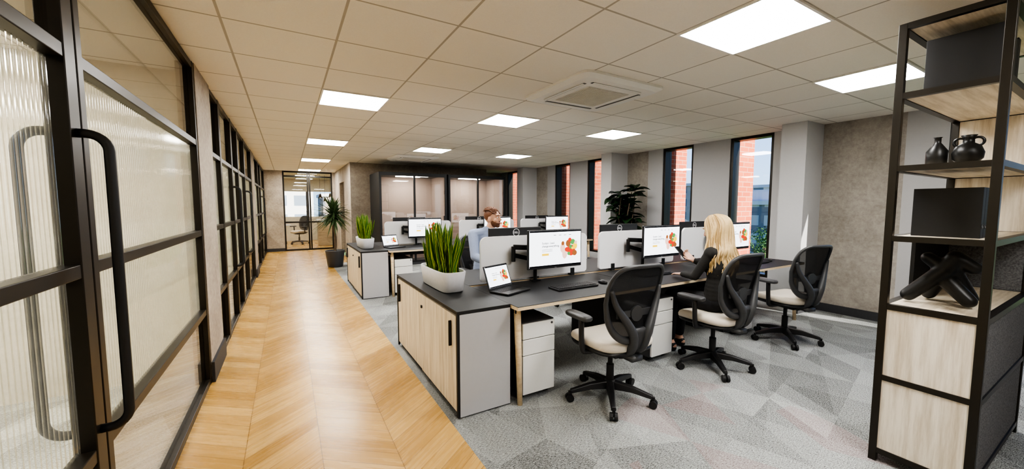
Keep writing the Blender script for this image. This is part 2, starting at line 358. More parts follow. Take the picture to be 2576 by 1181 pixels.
# ---------------- right window wall
wn = 0
YM = 11.6
def wallpiece(y0, y1, m='grey'):
    y1 = min(y1, YM)
    if y1 <= y0: return
    sbox('wall_right', m, XR if m != 'conc2' else XR+.004, XR+.2, y0, y1, 0, CE)
    if m == 'conc2': sbox('baseboard_right', 'skirting', XR-.016, XR+.004, y0, y1, 0, .11)
def pier(y0, y1, xd=7.12):
    # outer brick pier, deep near side; unseen side splayed to let the sun in
    bm = BM(); p = [(XR+.21, y0), (xd, y0), (xd, y0+.06), (6.64, y1), (XR+.21, y1)]
    loft(bm, [[V((x, y, -6)) for x, y in p], [V((x, y, 4)) for x, y in p]]); struct('wall_outer', bm, 'brick')
def window(y0, y1):
    global wn
    wn += 1
    bm = BM(); t = .045; zb = .34
    box(bm, XR+.02, XR+.2, y0, y0+t, zb, CE); box(bm, XR+.02, XR+.2, y1-t, y1, zb, CE)
    box(bm, XR+.02, XR+.2, y0+t, y1-t, zb, zb+t); box(bm, XR+.02, XR+.2, y0+t, y1-t, CE-t, CE)
    w = struct('window_%d' % wn, bm, 'frame')
    pbox('window_pane', 'win', w, XR+.14, XR+.15, y0+t, y1-t, zb+t, CE-t)
    sbox('wall_right', 'grey', XR, XR+.2, y0, y1, 0, zb)
    sbox('wall_outer', 'brick', XR+.21, 6.62, y0, y1, -6, zb-.02)
for Yc in (-1.35, 2.42, 5.92, 9.42):
    nx = Yc+(3.5 if Yc > 0 else 3.77)
    sbox('wall_right_column', 'grey', 5.9, XR, Yc, Yc+.3, 0, CE)
    sbox('baseboard_right', 'skirting', 5.885, XR, Yc-.015, Yc, 0, .11)
    if Yc > 9:
        wallpiece(Yc, Yc+1.1); window(Yc+1.1, Yc+1.76); wallpiece(Yc+1.76, YM, 'greyd'); pier(Yc+1.76, Yc+2.4); continue
    if Yc > 0:
        wallpiece(Yc, Yc+.62); window(Yc+.62, Yc+1.28)
        wallpiece(Yc+1.28, Yc+1.95, 'greyd'); pier(Yc+1.28, Yc+1.95); window(Yc+1.95, Yc+2.6)
    else:
        wallpiece(Yc, -.35); window(-.35, Yc+2.6)  # widened on its unseen side so a strip of sun reaches the column
    wallpiece(Yc+2.6, Yc+2.95, 'greyd'); wallpiece(Yc+2.95, nx, 'conc2'); pier(Yc+2.6, nx+.62)
wallpiece(-3.4, -1.35)
# ---------------- beyond the end door
sbox('wall_lobby', 'concl', 4.5, 4.6, YE, YL, 0, CE); sbox('wall_lobby', 'concl', -2.5, 4.5, YL, YL+.1, 0, 1.0); sbox('wall_lobby', 'concl', -2.5, 4.5, YL, YL+.1, 2.05, CE)
sbox('wall_lobby', 'concl', -2.6, -2.5, YE+.12, YL, 0, CE); sbox('wall_lobby', 'concl', 1.6, 4.6, YE, YE+.15, 0, CE)
bm = BM()
for x in (-2.5, -.9, .7, 2.3, 3.9): box(bm, x, x+.08, YL, YL+.08, 1.0, 2.05)
struct('window_20', bm, 'frame')

# ------------------------------------------------------------------ ceiling fixtures
lt = thing('ceiling_light', 'large square white LED ceiling panel nearest the camera, above the desk chairs', 'ceiling light', (0, 0, 0))
bm = BM()
for b in ((-.315, .315, -.305, -.29), (-.315, .315, .29, .305), (-.315, -.3, -.29, .29), (.3, .315, -.29, .29)): box(bm, *b, -.012, 0)
obj('frame', bm, 'white', lt); pbox('diffuser', 'panel', lt, -.3, .3, -.29, .29, -.008, -.001)
def cl(i, j): return (.33+.63*(i+.5), 1.06+.61*(j+.5), CE)
lt.location = cl(3, 0)
for i, j, lb in ((6, 0, 'square LED ceiling panel partly hidden behind the tall black shelving unit'),
  (0, 5, 'largest square LED ceiling panel over the wooden corridor'), (3, 5, 'square LED ceiling panel beyond the near ceiling air conditioner, above the front desks'),
  (6, 5, 'square LED ceiling panel in front of the dark leafy plant, nearest the window piers'), (0, 10, 'second LED ceiling panel along the wooden corridor'),
  (3, 10, 'small LED ceiling panel before the glazed pods, left one of two'), (6, 10, 'small LED ceiling panel before the glazed pods, right one of two'),
  (0, 15, 'third LED ceiling panel along the wooden corridor, past the pod wall corner'), (0, 20, 'farthest thin LED ceiling panel just before the end glass door')):
    dup(lt, cl(i, j), 0, lb)
for i, j in ((0, -5), (2, -3)): dup(lt, cl(i, j), 0, 'added unseen square LED ceiling panel behind the camera, lighting the foreground', 'added panels behind the camera')  # unseen panels added to light the foreground and the desk screens
wl = thing('ceiling_light', 'warm ceiling panel in the first meeting room behind reeded glass, nearer one', 'ceiling light', (-2.2, 1.2, CE))
bm = BM(); box(bm, -.32, .32, -.32, .32, -.012, 0); obj('frame', bm, 'white', wl); pbox('diffuser', 'warm', wl, -.3, .3, -.3, .3, -.016, -.0125)
for x, y, lb in ((-2.2, 3.1, 'warm ceiling panel in the first meeting room behind reeded glass, farther one'), (-2.2, 5.9, 'warm ceiling panel in the second meeting room, nearer one'), (-2.2, 8.0, 'warm ceiling panel in the second meeting room, farther one'),
  (-2.2, 10.9, 'warm ceiling panel in the last meeting room, nearer one'), (-2.2, 12.9, 'warm ceiling panel in the last meeting room, farther one'), (.6, 16.2, 'ceiling panel in the lobby beyond the end glass door')):
    dup(wl, (x, y, CE), 0, lb)
ac = thing('air_conditioner', 'large white square ceiling cassette air conditioner over the front desks', 'air conditioner', (2.62, 2.92, CE))
bm = BM(); loft(bm, [sring(.49, .49, -.001, 14, 48), sring(.49, .49, -.02, 14, 48), sring(.44, .44, -.045, 14, 48)]); obj('housing', bm, 'white', ac)
bm = BM(); box(bm, -.25, .25, -.25, .25, -.049, -.0455)
for k in range(25): box(bm, -.245+k*.02, -.236+k*.02, -.24, .24, -.052, -.049)
obj('grille', bm, 'grille', ac)
for s in (-1, 1):
    pbox('air_slot', 'dgrey', ac, s*.34-.016, s*.34+.016, -.3, .3, -.047, -.0455); pbox('air_slot', 'dgrey', ac, -.3, .3, s*.34-.016, s*.34+.016, -.047, -.0455)
    pbox('louvre', 'white', ac, s*.35-.012, s*.35+.012, -.29, .29, -.052, -.0485); pbox('louvre', 'white', ac, -.29, .29, s*.35-.012, s*.35+.012, -.052, -.0485)
dup(ac, (2.55, 8.9, CE), 0, 'smaller looking white ceiling air conditioner far back above the pods')

# ------------------------------------------------------------------ office chair
def make_chair(label):
    t = thing('swivel_chair', label, 'chair')
    for k in range(5):
        a = 2*PI*k/5+.3; d = V((math.cos(a), math.sin(a), 0)); s = V((-d.y, d.x, 0)); bm = BM()
        rings = []
        for r, z, w, h in ((.03, .115, .032, .03), (.16, .108, .024, .022), (.31, .078, .018, .014)):
            c = d*r+V((0, 0, z)); rings.append([c+s*w+V((0, 0, -h)), c+s*w*.8+V((0, 0, h)), c-s*w*.8+V((0, 0, h)), c-s*w+V((0, 0, -h))])
        loft(bm, rings); lg = obj('base_leg', bm, 'blackp', t, bevel=.006)
        bm = BM(); c = d*.315
        for q in (-1, 1): tube(bm, [c+s*(q*.006)+V((0, 0, .029)), c+s*(q*.026)+V((0, 0, .029))], .028, 14)
        tube(bm, [c+V((0, 0, .03)), c+V((0, 0, .08))], .011, 8); obj('caster', bm, 'black', lg)
    bm = BM(); lathe(bm, [(.045, .085), (.05, .1), (.045, .14), (.03, .15)]); obj('base_hub', bm, 'blackp', t, smooth=True)
    bm = BM(); lathe(bm, [(.028, .14), (.028, .27), (.018, .272), (.018, .40)]); obj('gas_lift', bm, 'black', t)
    bm = BM(); box(bm, -.09, .09, -.15, .12, .375, .42); tube(bm, [(.08, .05, .39), (.25, .05, .385)], .007); obj('tilt_mechanism', bm, 'blackp', t, bevel=.01)
    bm = BM(); loft(bm, [sring(.20, .19, .415, 4), sring(.245, .235, .43, 4), sring(.25, .24, .446, 4)]); obj('seat_pan', bm, 'blackp', t, smooth=True)
    bm = BM(); rings = []
    for k, z in ((.97, .447), (1.01, .458), (1.02, .48), (.985, .50), (.9, .511), (.6, .514), (.2, .512)):
        r = sring(.25*k, .24*k, z, 4)
        for p in r: p.z += -.025*max(0, (p.y-.13)/.11)**2 + .012*(p.x/.25)**2
        rings.append(r)
    loft(bm, rings); obj('seat', bm, 'beige', t, smooth=True)
    for s in (-1, 1):
        bm = BM(); tube(bm, catmull([(s*.10, -.02, .41), (s*.25, -.02, .415), (s*.285, -.02, .46), (s*.285, -.01, .66)]), .02, 8)
        ar = obj('armrest', bm, 'blackp', t, smooth=True)
        bm = BM(); loft(bm, [sring(.04, .12, .655, 4, 24, s*.28, .03), sring(.046, .125, .663, 4, 24, s*.28, .03), sring(.046, .125, .68, 4, 24, s*.28, .03), sring(.036, .115, .688, 4, 24, s*.28, .03)]); obj('arm_pad', bm, 'dgrey', ar, smooth=True)
    def by(x, z): return -.235-.10*max(0, (z-.68)/.38)**1.4-.02*max(0, (.68-z)/.13)**2+.05*(x/.23)**2
    def outl(k, n=56, m=5.0):
        o = []
        for i in range(n):
            c, s_ = math.cos(2*PI*i/n), math.sin(2*PI*i/n)
            zz = .80+.26*k*math.copysign(abs(s_)**(2/m), s_); w = .238-.065*max(0, (.84-zz)/.29)**1.3-.022*max(0, (zz-.84)/.22)**2
            x = w*k*math.copysign(abs(c)**(2/m), c); o.append(V((x, by(x, zz), zz)))
        return o
    bm = BM(); O = outl(1.0); tube(bm, O, [.015+.013*max(0, (.84-p.z)/.3) for p in O], 8, True); obj('back_frame', bm, 'dgrey', t, smooth=True)
    bm = BM(); R = [[bm.verts.new(p) for p in outl(k)] for k in (1, .8, .6, .4, .2)]; c = bm.verts.new((0, by(0, .8), .8))
    for a, b in zip(R, R[1:]):
        for i in range(56): bm.faces.new((a[i], a[(i+1) % 56], b[(i+1) % 56], b[i]))
    for i in range(56): bm.faces.new((R[-1][i], R[-1][(i+1) % 56], c))
    obj('back_mesh', bm, 'mesh', t, smooth=True)
    bm = BM()
    for s in (-1, 1):
        P = catmull([(s*.222, by(.21, .88)-.010, .90), (s*.185, by(.18, .79)-.030, .79), (s*.115, -.278, .68), (s*.062, -.29, .58), (s*.045, -.255, .47), (s*.035, -.14, .395)])
        n = len(P); tube(bm, P, [.014+.018*min(1, i/(n*.45)) for i in range(n)], 8)
    pl = lambda z, w, y: [V((-w, y, z)), V((w, y, z)), V((w, y+.03, z)), V((-w, y+.03, z))]
    loft(bm, [pl(.45, .05, -.265), pl(.52, .06, -.29), pl(.585, .085, -.30), pl(.625, .10, -.292)])
    box(bm, -.05, .05, -.27, -.12, .385, .42)
    obj('back_support', bm, 'dgrey', t, smooth=True)
    bm = BM(); tube(bm, [(0, -.225, .72), (0, -.258, .72)], [.062, .054], 20)
    loft(bm, [[V((x, y, z)) for x, y, z in ((-.17, -.236, .70), (-.17, -.25, .70), (-.17, -.25, .745), (-.17, -.236, .745))], [V((x, y, z)) for x, y, z in ((.17, -.236, .70), (.17, -.25, .70), (.17, -.25, .745), (.17, -.236, .745))]]); obj('lumbar_pad', bm, 'dgrey', t)
    return t
ch = make_chair('empty black mesh-back swivel chair with beige seat, nearest the grey cabinet end')
ch.location = (2.06, 2.04, 0); ch.rotation_euler.z = math.radians(-3)
dup(ch, (3.28, 1.99, 0), math.radians(-2), 'black mesh-back swivel chair that the blonde woman sits on')
dup(ch, (4.61, 2.0, 0), math.radians(-12), 'empty black mesh-back swivel chair nearest the concrete window wall, beige seat turned to desk')
dup(ch, (2.12, 4.30, 0), PI, 'swivel chair that the bearded man sits on behind the grey screens')
dup(ch, (3.62, 4.35, 0), PI-.3, 'empty swivel chair seen in the gap between two grey desk screens')
dup(ch, (.36, 16.6, 0), 2.2, 'swivel chair in the lobby beyond the end glass door')

# ------------------------------------------------------------------ benches
DY = 3.87
def make_bench(label):
    t = thing('desk_bench', label, 'desk', (0, 0, 0))
    for i in range(3):
        for y0, y1 in ((2.24, 3.02), (3.08, 3.86)):
            x0 = 1.365+i*1.41; d = pbox('desktop', 'ply', t, x0, x0+1.404, y0, y1, .722, .746)
            pbox('black_laminate', 'top', d, x0+.001, x0+1.403, y0+.001, y1-.001, .7465, .75)
    for x in (1.42, 5.55):
        for y0, y1 in ((2.34, 2.30), (3.76, 3.80)):
            bm = BM(); tube(bm, [(x, y1, 0), (x, y0, .72)], [.019, .027], 12); obj('leg', bm, 'ply', t, smooth=True)
    for y in (2.5, 3.6): pbox('beam', 'black', t, 1.40, 5.57, y-.025, y+.025, .665, .72)
    for x in (1.42, 5.55): pbox('crossbeam', 'black', t, x-.025, x+.025, 2.32, 3.78, .68, .7215)
    for i in range(3):
        x0 = 1.6+i*1.41; pbox('cable_tray', 'black', t, x0, x0+.95, 2.95, 3.15, .58, .66); pbox('tray_bracket', 'black', t, x0+.4, x0+.5, 2.9, 3.2, .66, .7215)
    for x in (2.775, 4.185): pbox('middle_leg_panel', 'black', t, x-.012, x+.012, 2.75, 3.35, 0, .7215)
    return t
b1 = make_bench('front black-topped desk bench with plywood edge, the blonde woman works at it')
b2 = dup(b1, (0, DY, 0), 0, 'rear black-topped desk bench in front of the glazed pods')
def make_cab(label):
    t = thing('storage_cabinet', label, 'cabinet', (.95, 2.34, 0))
    pbox('plinth', 'black', t, .03, .39, .03, 1.59, 0, .04)
    pbox('carcass', 'black', t, .02, .40, .02, 1.61, .04, .728); pbox('top', 'top', t, 0, .412, 0, 1.63, .728, .752, bevel=.002)
    pbox('end_panel', 'lgrey', t, .018, .41, 0, .0195, .012, .727)
    pbox('corner_edge', 'black', t, 0, .0175, 0, .022, .012, .727); pbox('corner_edge', 'black', t, 0, .0175, 1.608, 1.63, .012, .727)
    d = pbox('door', 'oak', t, .0, .0195, .024, .80, .05, .715); pbox('handle', 'black', d, -.022, -.0005, .10, .112, .49, .67, bevel=.004); pbox('lock', 'black', d, -.012, -.0005, .765, .785, .60, .622)
    d = pbox('door', 'oak', t, .006, .0195, .804, 1.605, .05, .715); pbox('handle', 'black', d, -.016, .0055, 1.51, 1.522, .49, .67, bevel=.004)
    return t
c1 = make_cab('storage cabinet with pale wood sliding doors at the corridor end of the front bench')
dup(c1, (.95, 2.34+DY, 0), 0, 'storage cabinet with pale wood doors at the corridor end of the rear bench')
def make_ped(label):
    t = thing('drawer_pedestal', label, 'drawer unit')
    pbox('carcass', 'dgrey', t, -.145, .145, .02, .56, .045, .60)
    for z0, z1 in ((.476, .592), (.354, .470), (.055, .348)):
        d = pbox('drawer', 'ped', t, -.143, .143, 0, .0195, z0, z1, bevel=.003)
        if z1 > .58:
            bm = BM(); tube(bm, [(.115, -.004, .572), (.115, -.0002, .572)], .009, 12); obj('lock', bm, 'dgrey', d)
    for x in (-.11, .11):
        for y in (.08, .5):
            bm = BM(); tube(bm, [(x-.014, y, .023), (x+.014, y, .023)], .022, 12); tube(bm, [(x, y, .03), (x, y, .046)], .01); obj('caster', bm, 'black', t)
    return t
p1 = make_ped('white drawer pedestal beside the wooden leg, nearest the corridor'); p1.location = (1.595, 2.31, 0)
dup(p1, (3.0, 2.31, 0), 0, 'white drawer pedestal between the first chair and the woman'); dup(p1, (4.42, 2.31, 0), 0, 'white drawer pedestal between the woman and the window-side chair')
dup(p1, (1.60, 2.33+DY, 0), 0, 'white drawer pedestal under the rear bench beside its cabinet')

def make_div(label):
    t = thing('desk_screen', label, 'desk divider')
    bm = BM(); o = []
    hw, z0, z1 = .615, .025, .43
    for cx, cz, a0 in ((hw-.03, z0+.03, -90), (hw-.06, z1-.06, 0), (-hw+.06, z1-.06, 90), (-hw+.03, z0+.03, 180)):
        r = .06 if cz > .2 else .03
        for k in range(7): a = math.radians(a0+15*k); o.append((cx+r*math.cos(a), cz+r*math.sin(a)))
    loft(bm, [[V((x, -.013, z)) for x, z in o], [V((x, .013, z)) for x, z in o]]); obj('felt_panel', bm, 'felt', t)
    for x in (-.42, .42):
        bm = BM(); box(bm, x-.022, x+.022, -.026, -.014, 0, .075); box(bm, x-.022, x+.022, .014, .026, 0, .075); box(bm, x-.022, x+.022, -.026, .026, 0, .02); obj('clamp', bm, 'black', t)
    return t
d0 = make_div('rounded grey felt desk screen on the front bench, nearest the corridor'); 
W3 = ('nearest the corridor', 'in the middle', 'nearest the windows')
for r in range(2):
    for i in range(3):
        loc = (2.08+i*1.41, 3.05+r*DY, .75)
        lb = 'rounded pale felt desk screen on the %s bench, %s' % (('front', 'rear')[r], W3[i])
        if r == 0 and i == 0: d0.location = loc; d0['label'] = lb
        else: dup(d0, loc, 0, lb)

# ---- screen page: white page with coloured graphic
RX = Matrix.Rotation(PI/2, 4, 'X')
def page(parent, w, h, M):
    bm = BM(); mbox(bm, M, w, .002, h); sc = obj('screen', bm, 'screen', parent)
    def at(x, z, y=-.0018): return M @ V((x*w, y, z*h))
    bm = BM()
    def disc(x, z, rx, rz, mi, k):
        vs = [bm.verts.new(at(x+rx*math.cos(2*PI*i/12), z+rz*math.sin(2*PI*i/12), -.0018-.0002*k)) for i in range(12)]
        bm.faces.new(vs).material_index = mi
    for k, (x, z, rx, rz, mi) in enumerate(((.13, 0, .05, .14, 2), (.17, -.17, .05, .14, 2), (.30, -.08, .085, .16, 0), (.24, .12, .05, .1, 4), (.33, .16, .05, .08, 1), (.38, .04, .045, .10, 3), (.22, -.05, .05, .07, 0), (.29, .02, .03, .06, 1), (.37, -.16, .05, .08, 4), (.27, .22, .035, .06, 0), (.13, .13, .03, .06, 4), (.33, -.02, .03, .04, 3), (.25, -.17, .03, .05, 1), (.39, .14, .03, .05, 2))): disc(x, z, rx, rz, mi, k)
    obj('page_picture', bm, ['red', 'green', 'pink', 'yel', 'brn'], sc)
    bm = BM(); bm.faces.new([bm.verts.new(at(x, z)) for x, z in ((-.27, -.19), (-.14, -.19), (-.14, -.13), (-.27, -.13))]); obj('page_button', bm, 'yel', sc)
    bm = BM()
    for x0, x1, z0, z1 in ((-.5, .5, -.5, -.455), (-.5, .5, .455, .5)): bm.faces.new([bm.verts.new(at(x, z)) for x, z in ((x0, z0), (x1, z0), (x1, z1), (x0, z1))])
    for k in range(3): bm.faces.new([bm.verts.new(at(x, z)) for x, z in ((-.27, -.02-.03*k), (-.07, -.02-.03*k), (-.07, -.013-.03*k), (-.27, -.013-.03*k))])
    for k in range(4): bm.faces.new([bm.verts.new(at(x, z)) for x, z in ((-.05+.1*k, .36), (0+.1*k, .36), (0+.1*k, .372), (-.05+.1*k, .372))])
    obj('page_bars', bm, 'ink', sc)
    s = w/.58
    text('page_text', 'Sustain. Lead.', .026*s, M @ Matrix.Translation(V((-.27*w, -.0018, .13*h))) @ RX, 'ink', sc, bold=.012)
    text('page_text', 'change everything.', .026*s, M @ Matrix.Translation(V((-.27*w, -.0018, .045*h))) @ RX, 'ink', sc, bold=.02)
    return sc
def make_monitor(label):
    t = thing('computer_monitor', label, 'monitor')
    bm = BM(); cz = .315; box(bm, -.305, .305, -.162, -.138, cz-.178, cz+.178); box(bm, -.2, .2, -.138, -.118, cz-.12, cz+.07); cs = obj('case', bm, 'blackp', t, bevel=.006)
    page(t, .585, .33, Matrix.Translation(V((0, -.1635, cz+.004))))
    text('brand_mark', 'DELL', .012, Matrix.Translation(V((0, -.1626, cz-.1755))) @ RX, 'logo', cs, 'CENTER')
    RB = Matrix.Rotation(PI, 4, 'Z') @ RX
    bm = BM(); ps = [(.036*math.cos(2*PI*k/28), -.137, cz+.128+.036*math.sin(2*PI*k/28)) for k in range(28)]; tube(bm, ps, .0035, 6, True); obj('brand_ring', bm, 'logo', cs)
    text('brand_mark', 'DELL', .027, Matrix.Translation(V((0, -.1372, cz+.119))) @ RB, 'logo', cs, 'CENTER', bold=.02)
    bm = BM(); box(bm, -.165, -.075, -.03, .03, 0, .012); tube(bm, [(-.12, 0, .01), (-.12, 0, .25)], .017, 12)
    mbox(bm, Matrix.Translation(V((-.24, 0, .23))) @ Matrix.Rotation(.25, 4, 'Y'), .27, .035, .04)
    tube(bm, [(-.36, 0, .20), (-.36, 0, .34)], .02, 12)
    A = V((-.36, -.0, .335)); B = V((-.02, -.105, .315)); d = B-A
    M = Matrix.Translation((A+B)/2) @ d.to_track_quat('X', 'Z').to_matrix().to_4x4(); mbox(bm, M, d.length, .03, .045)
    box(bm, -.06, .06, -.118, -.10, cz-.06, cz+.06)
    obj('monitor_arm', bm, 'black', t, bevel=.004); return t
m0 = make_monitor('black monitor with web page on the front bench, nearest the corridor'); first = True
for r in range(2):
    for i in range(3):
        nm = ('front', 'rear')[r]
        loc = (2.12+i*1.475, 2.97+r*DY, .75); lb = 'monitor showing a white web page on near side of %s bench, %s' % (nm, W3[i])
        if first: m0.location = loc; m0['label'] = lb; first = False
        else: dup(m0, loc, 0, lb)
        dup(m0, (1.97+i*1.44, 3.13+r*DY, .75), PI, 'monitor turned away, round emblem on its back, %s bench, %s' % (nm, W3[i]))
# laptops
def make_laptop(label):
    t = thing('laptop', label, 'laptop')
    b = pbox('base', 'blackp', t, -.15, .15, -.10, .10, .003, .017, bevel=.003)
    bm = BM()
    for r in range(5):
        for k in range(13): box(bm, -.135+k*.021, -.118+k*.021, -.02+r*.021, -.003+r*.021, .0172, .0185)
    obj('keys', bm, 'black', b); pbox('trackpad', 'dgrey', b, -.045, .045, -.09, -.035, .0172, .0178)
    M = Matrix.Translation(V((0, .10, .018))) @ Matrix.Rotation(math.radians(-20), 4, 'X') @ Matrix.Translation(V((0, 0, .10)))
    bm = BM(); mbox(bm, M, .30, .008, .20); l = obj('lid', bm, 'blackp', t, bevel=.002)
    page(t, .278, .178, M @ Matrix.Translation(V((0, -.0052, .003)))); return t
l0 = make_laptop('open laptop with web page on the front bench beside the snake plant'); l0.location = (1.57, 2.70, .75); l0.rotation_euler.z = math.radians(21)
dup(l0, (1.55, 2.70+DY, .75), math.radians(21), 'open laptop on the rear bench beside the smaller looking snake plant')
def make_kb(label):
    t = thing('keyboard', label, 'keyboard'); b = pbox('tray', 'blackp', t, -.22, .22, -.075, .075, .002, .016, bevel=.003)
    bm = BM()
    for r in range(6):
        for k in range(21): box(bm, -.208+k*.02, -.192+k*.02, -.062+r*.0215, -.045+r*.0215, .016, .022)
    obj('keys', bm, 'black', b); return t
k0 = make_kb('black keyboard in front of the corridor-side monitor and the laptop'); k0.location = (2.13, 2.56, .75)
dup(k0, (3.22, 2.62, .75), .0, 'black keyboard left of the woman on the front bench'); dup(k0, (4.95, 2.52, .75), 0, 'black keyboard at the window end of the front bench')
def make_mouse(label):
    t = thing('computer_mouse', label, 'mouse'); bm = BM(); ell(bm, (0, 0, .012), (.031, .055, .022)); bmesh.ops.bisect_plane(bm, geom=bm.verts[:]+bm.edges[:]+bm.faces[:], plane_co=(0, 0, .001), plane_no=(0, 0, -1), clear_outer=True)
    obj('body', bm, 'blackp', t, smooth=True); pbox('wheel', 'dgrey', t, -.003, .003, .02, .035, .029, .034); return t
u0 = make_mouse('black mouse right of the keyboard before the corridor-side monitor'); u0.location = (2.47, 2.56, .75)
dup(u0, (5.28, 2.52, .75), 0, 'black mouse at the window end of the front bench')

# ------------------------------------------------------------------ plants
def make_snake(label):
    t = thing('snake_plant', label, 'potted plant')
    bm = BM(); loft(bm, [sring(.085, .29, 0, 4.5), sring(.10, .31, .01, 4.5), sring(.118, .335, .165, 4.5), sring(.112, .328, .172, 4.5), sring(.10, .315, .17, 4.5), sring(.098, .31, .14, 4.5)], True); obj('planter', bm, 'stone', t, smooth=True)
    bm = BM(); loft(bm, [sring(.095, .305, .13, 4.5), sring(.095, .305, .148, 4.5)]); obj('soil', bm, 'soil', t)
    bm = BM()
    for i in range(120):
        b = V((random.uniform(-.065, .065), random.uniform(-.27, .27), .14)); L = random.uniform(.22, .46); w = random.uniform(.012, .020); a = random.uniform(0, PI); ln = V((random.uniform(-.24, .24), random.uniform(-.24, .24)+b.y*.45, 1)).normalized()
        ks = 8; rows = []
        for k in range(ks+1):
            f = k/ks; c = b+ln*L*f+V((math.sin(f*5+i)*.006, math.cos(f*4+i)*.006, 0)); aa = a+f*.7
            s = V((math.cos(aa), math.sin(aa), 0)); wd = w*(.55+1.1*f)*(1-f**3.2)+.0005; nn = V((-s.y, s.x, 0))*wd*.25
            rows.append([bm.verts.new(c+s*wd*x+nn*(x*x)) for x in (-1, -.72, 0, .72, 1)])
        for p, q in zip(rows, rows[1:]):
            for j in range(4): bm.faces.new((p[j], p[j+1], q[j+1], q[j])).material_index = 1 if j in (0, 3) else 0
    obj('leaves', bm, ['leaf', 'leafe'], t, smooth=True); return t
s0 = make_snake('large snake plant in long pale grey planter on the front cabinet'); s0.location = (1.15, 3.17, .752)
dup(s0, (1.12, 2.98+DY, .752), 0, 'snake plant in pale grey planter on the rear cabinet')
t = thing('dracaena', 'tall spiky dracaena in dark grey pot standing at the far end of corridor', 'potted plant', (.95, 9.98, 0))
bm = BM(); lathe(bm, [(.15, 0), (.17, .02), (.215, .38), (.22, .40), (.195, .40), (.185, .34)]); obj('pot', bm, 'dgrey', t, smooth=True)
bm = BM(); lathe(bm, [(.19, .33), (.19, .36)]); obj('soil', bm, 'soil', t)
bm = BM(); tube(bm, catmull([(0, 0, .34), (.02, 0, .7), (-.02, .02, 1.05), (0, 0, 1.32)]), .028, 10); obj('trunk', bm, 'bark', t, smooth=True)
bm = BM()
for i in range(300):
    th = random.uniform(0, 2*PI); el = random.uniform(-.7, 1.5); L = random.uniform(.42, .60)*(1 if (math.cos(th) < .3 and math.sin(th) < .5) else .78); d = V((math.cos(th)*math.cos(el), math.sin(th)*math.cos(el), math.sin(el))); b = V((0, 0, 1.27+random.uniform(-.14, .08)))
    s = d.cross(V((0, 0, 1))).normalized(); rows = []
    for k in range(5):
        f = k/4; c = b+d*L*f+V((0, 0, -.10*f*f)); w = .022*(1-f**2)+.001; rows.append((bm.verts.new(c-s*w), bm.verts.new(c+V((0, 0, -.004))), bm.verts.new(c+s*w)))
    for p, q in zip(rows, rows[1:]):
        for j in (0, 1): bm.faces.new((p[j], p[j+1], q[j+1], q[j]))
obj('leaves', bm, 'leafy', t)
t = thing('fiddle_leaf_fig', 'dark broad-leaved fig plant against the concrete pier between windows', 'potted plant', (5.72, 5.36, 0))
bm = BM(); lathe(bm, [(.16, 0), (.18, .02), (.22, .40), (.2, .40), (.19, .35)]); obj('pot', bm, 'dgrey', t, smooth=True)
bm = BM(); lathe(bm, [(.19, .34), (.19, .37)]); obj('soil', bm, 'soil', t)
bm = BM(); br = []
for k in range(6):
    a = 2*PI*k/6; P = catmull([(0, 0, .35), (.05*math.cos(a), .05*math.sin(a), .8), (.15*math.cos(a), .15*math.sin(a), 1.2), (.19*math.cos(a+.4), .19*math.sin(a+.4), 1.5+.055*k)]); br.append(P); tube(bm, P, [.018-.012*i/len(P) for i in range(len(P))], 8)
obj('trunk', bm, 'bark', t, smooth=True)
bm = BM()
for P in br:
    for i in range(30):
        b = P[random.randrange(3, len(P))]; th = random.uniform(0, 2*PI); el = random.uniform(-.35, .7); d = V((math.cos(th)*math.cos(el), math.sin(th)*math.cos(el), math.sin(el))); s = d.cross(V((0, 0, 1))).normalized(); L = random.uniform(.18, .30); rows = []
        for k in range(7):
            f = k/6; c = b+d*L*(f+.1)+V((0, 0, -.07*f*f)); w = L*.36*math.sin(PI*min(.999, .06+.93*f**.85))**.8+.001; rows.append((bm.verts.new(c-s*w+V((0, 0, .02*w/.05))), bm.verts.new(c), bm.verts.new(c+s*w+V((0, 0, .02*w/.05)))))
        for p, q in zip(rows, rows[1:]):
            for j in (0, 1): bm.faces.new((p[j], p[j+1], q[j+1], q[j]))
obj('leaves', bm, 'leafd', t, smooth=True)

# ------------------------------------------------------------------ glazed pods
def make_pod(label, w):
    t = thing('office_pod', label, 'office pod'); H = 2.26; D = 1.15
    pbox('floor_panel', 'dgrey', t, .0, w, 0, D, 0, .06); pbox('roof', 'black', t, 0, w, 0, D, H-.045, H)
    for x in (0, w-.03): pbox('side_panel', 'black', t, x, x+.03, .0, D, .06, H-.045)
    pbox('back_panel', 'podin', t, .03, w-.03, D-.06, D, .06, H-.045)
    for x in (.03, w-.05): pbox('inner_lining', 'podin', t, x, x+.02, .08, D-.06, .06, H-.045)
    pbox('bench_seat', 'podin', t, .1, w-.1, D-.5, D-.061, .06, .45, bevel=.02)
    pbox('pod_light', 'podl', t, w/2-.3, w/2+.3, .5, .65, H-.06, H-.046)
    pbox('table', 'oakx', t, w/2-.25, w/2+.25, .2, .6, .70, .73)
    pbox('table_leg', 'black', t, w/2-.03, w/2+.03, .37, .43, .06, .70)
    m = w/2
    for a, b in ((.03, m), (m, w-.03)):
        bm = BM(); e = .022
        box(bm, a, a+e, -.0, .04, .06, H-.045); box(bm, b-e, b, -.0, .04, .06, H-.045); box(bm, a+e, b-e, 0, .04, .06, .1); box(bm, a+e, b-e, 0, .04, H-.08, H-.045)
        d = obj('glass_door', bm, 'black', t); pbox('pane', 'pod', d, a+e, b-e, .016, .024, .1, H-.08)
    pbox('handle', 'black', t, w-.10, w-.07, -.04, -.001, 1.0, 1.2); pbox('hinge', 'black', t, w-.07, w-.03, -.03, -.001, 1.75, 1.85)
    return t
a = make_pod('left one of the two black framed glazed office pods', 1.68); a.location = (1.88, 9.35, 0)
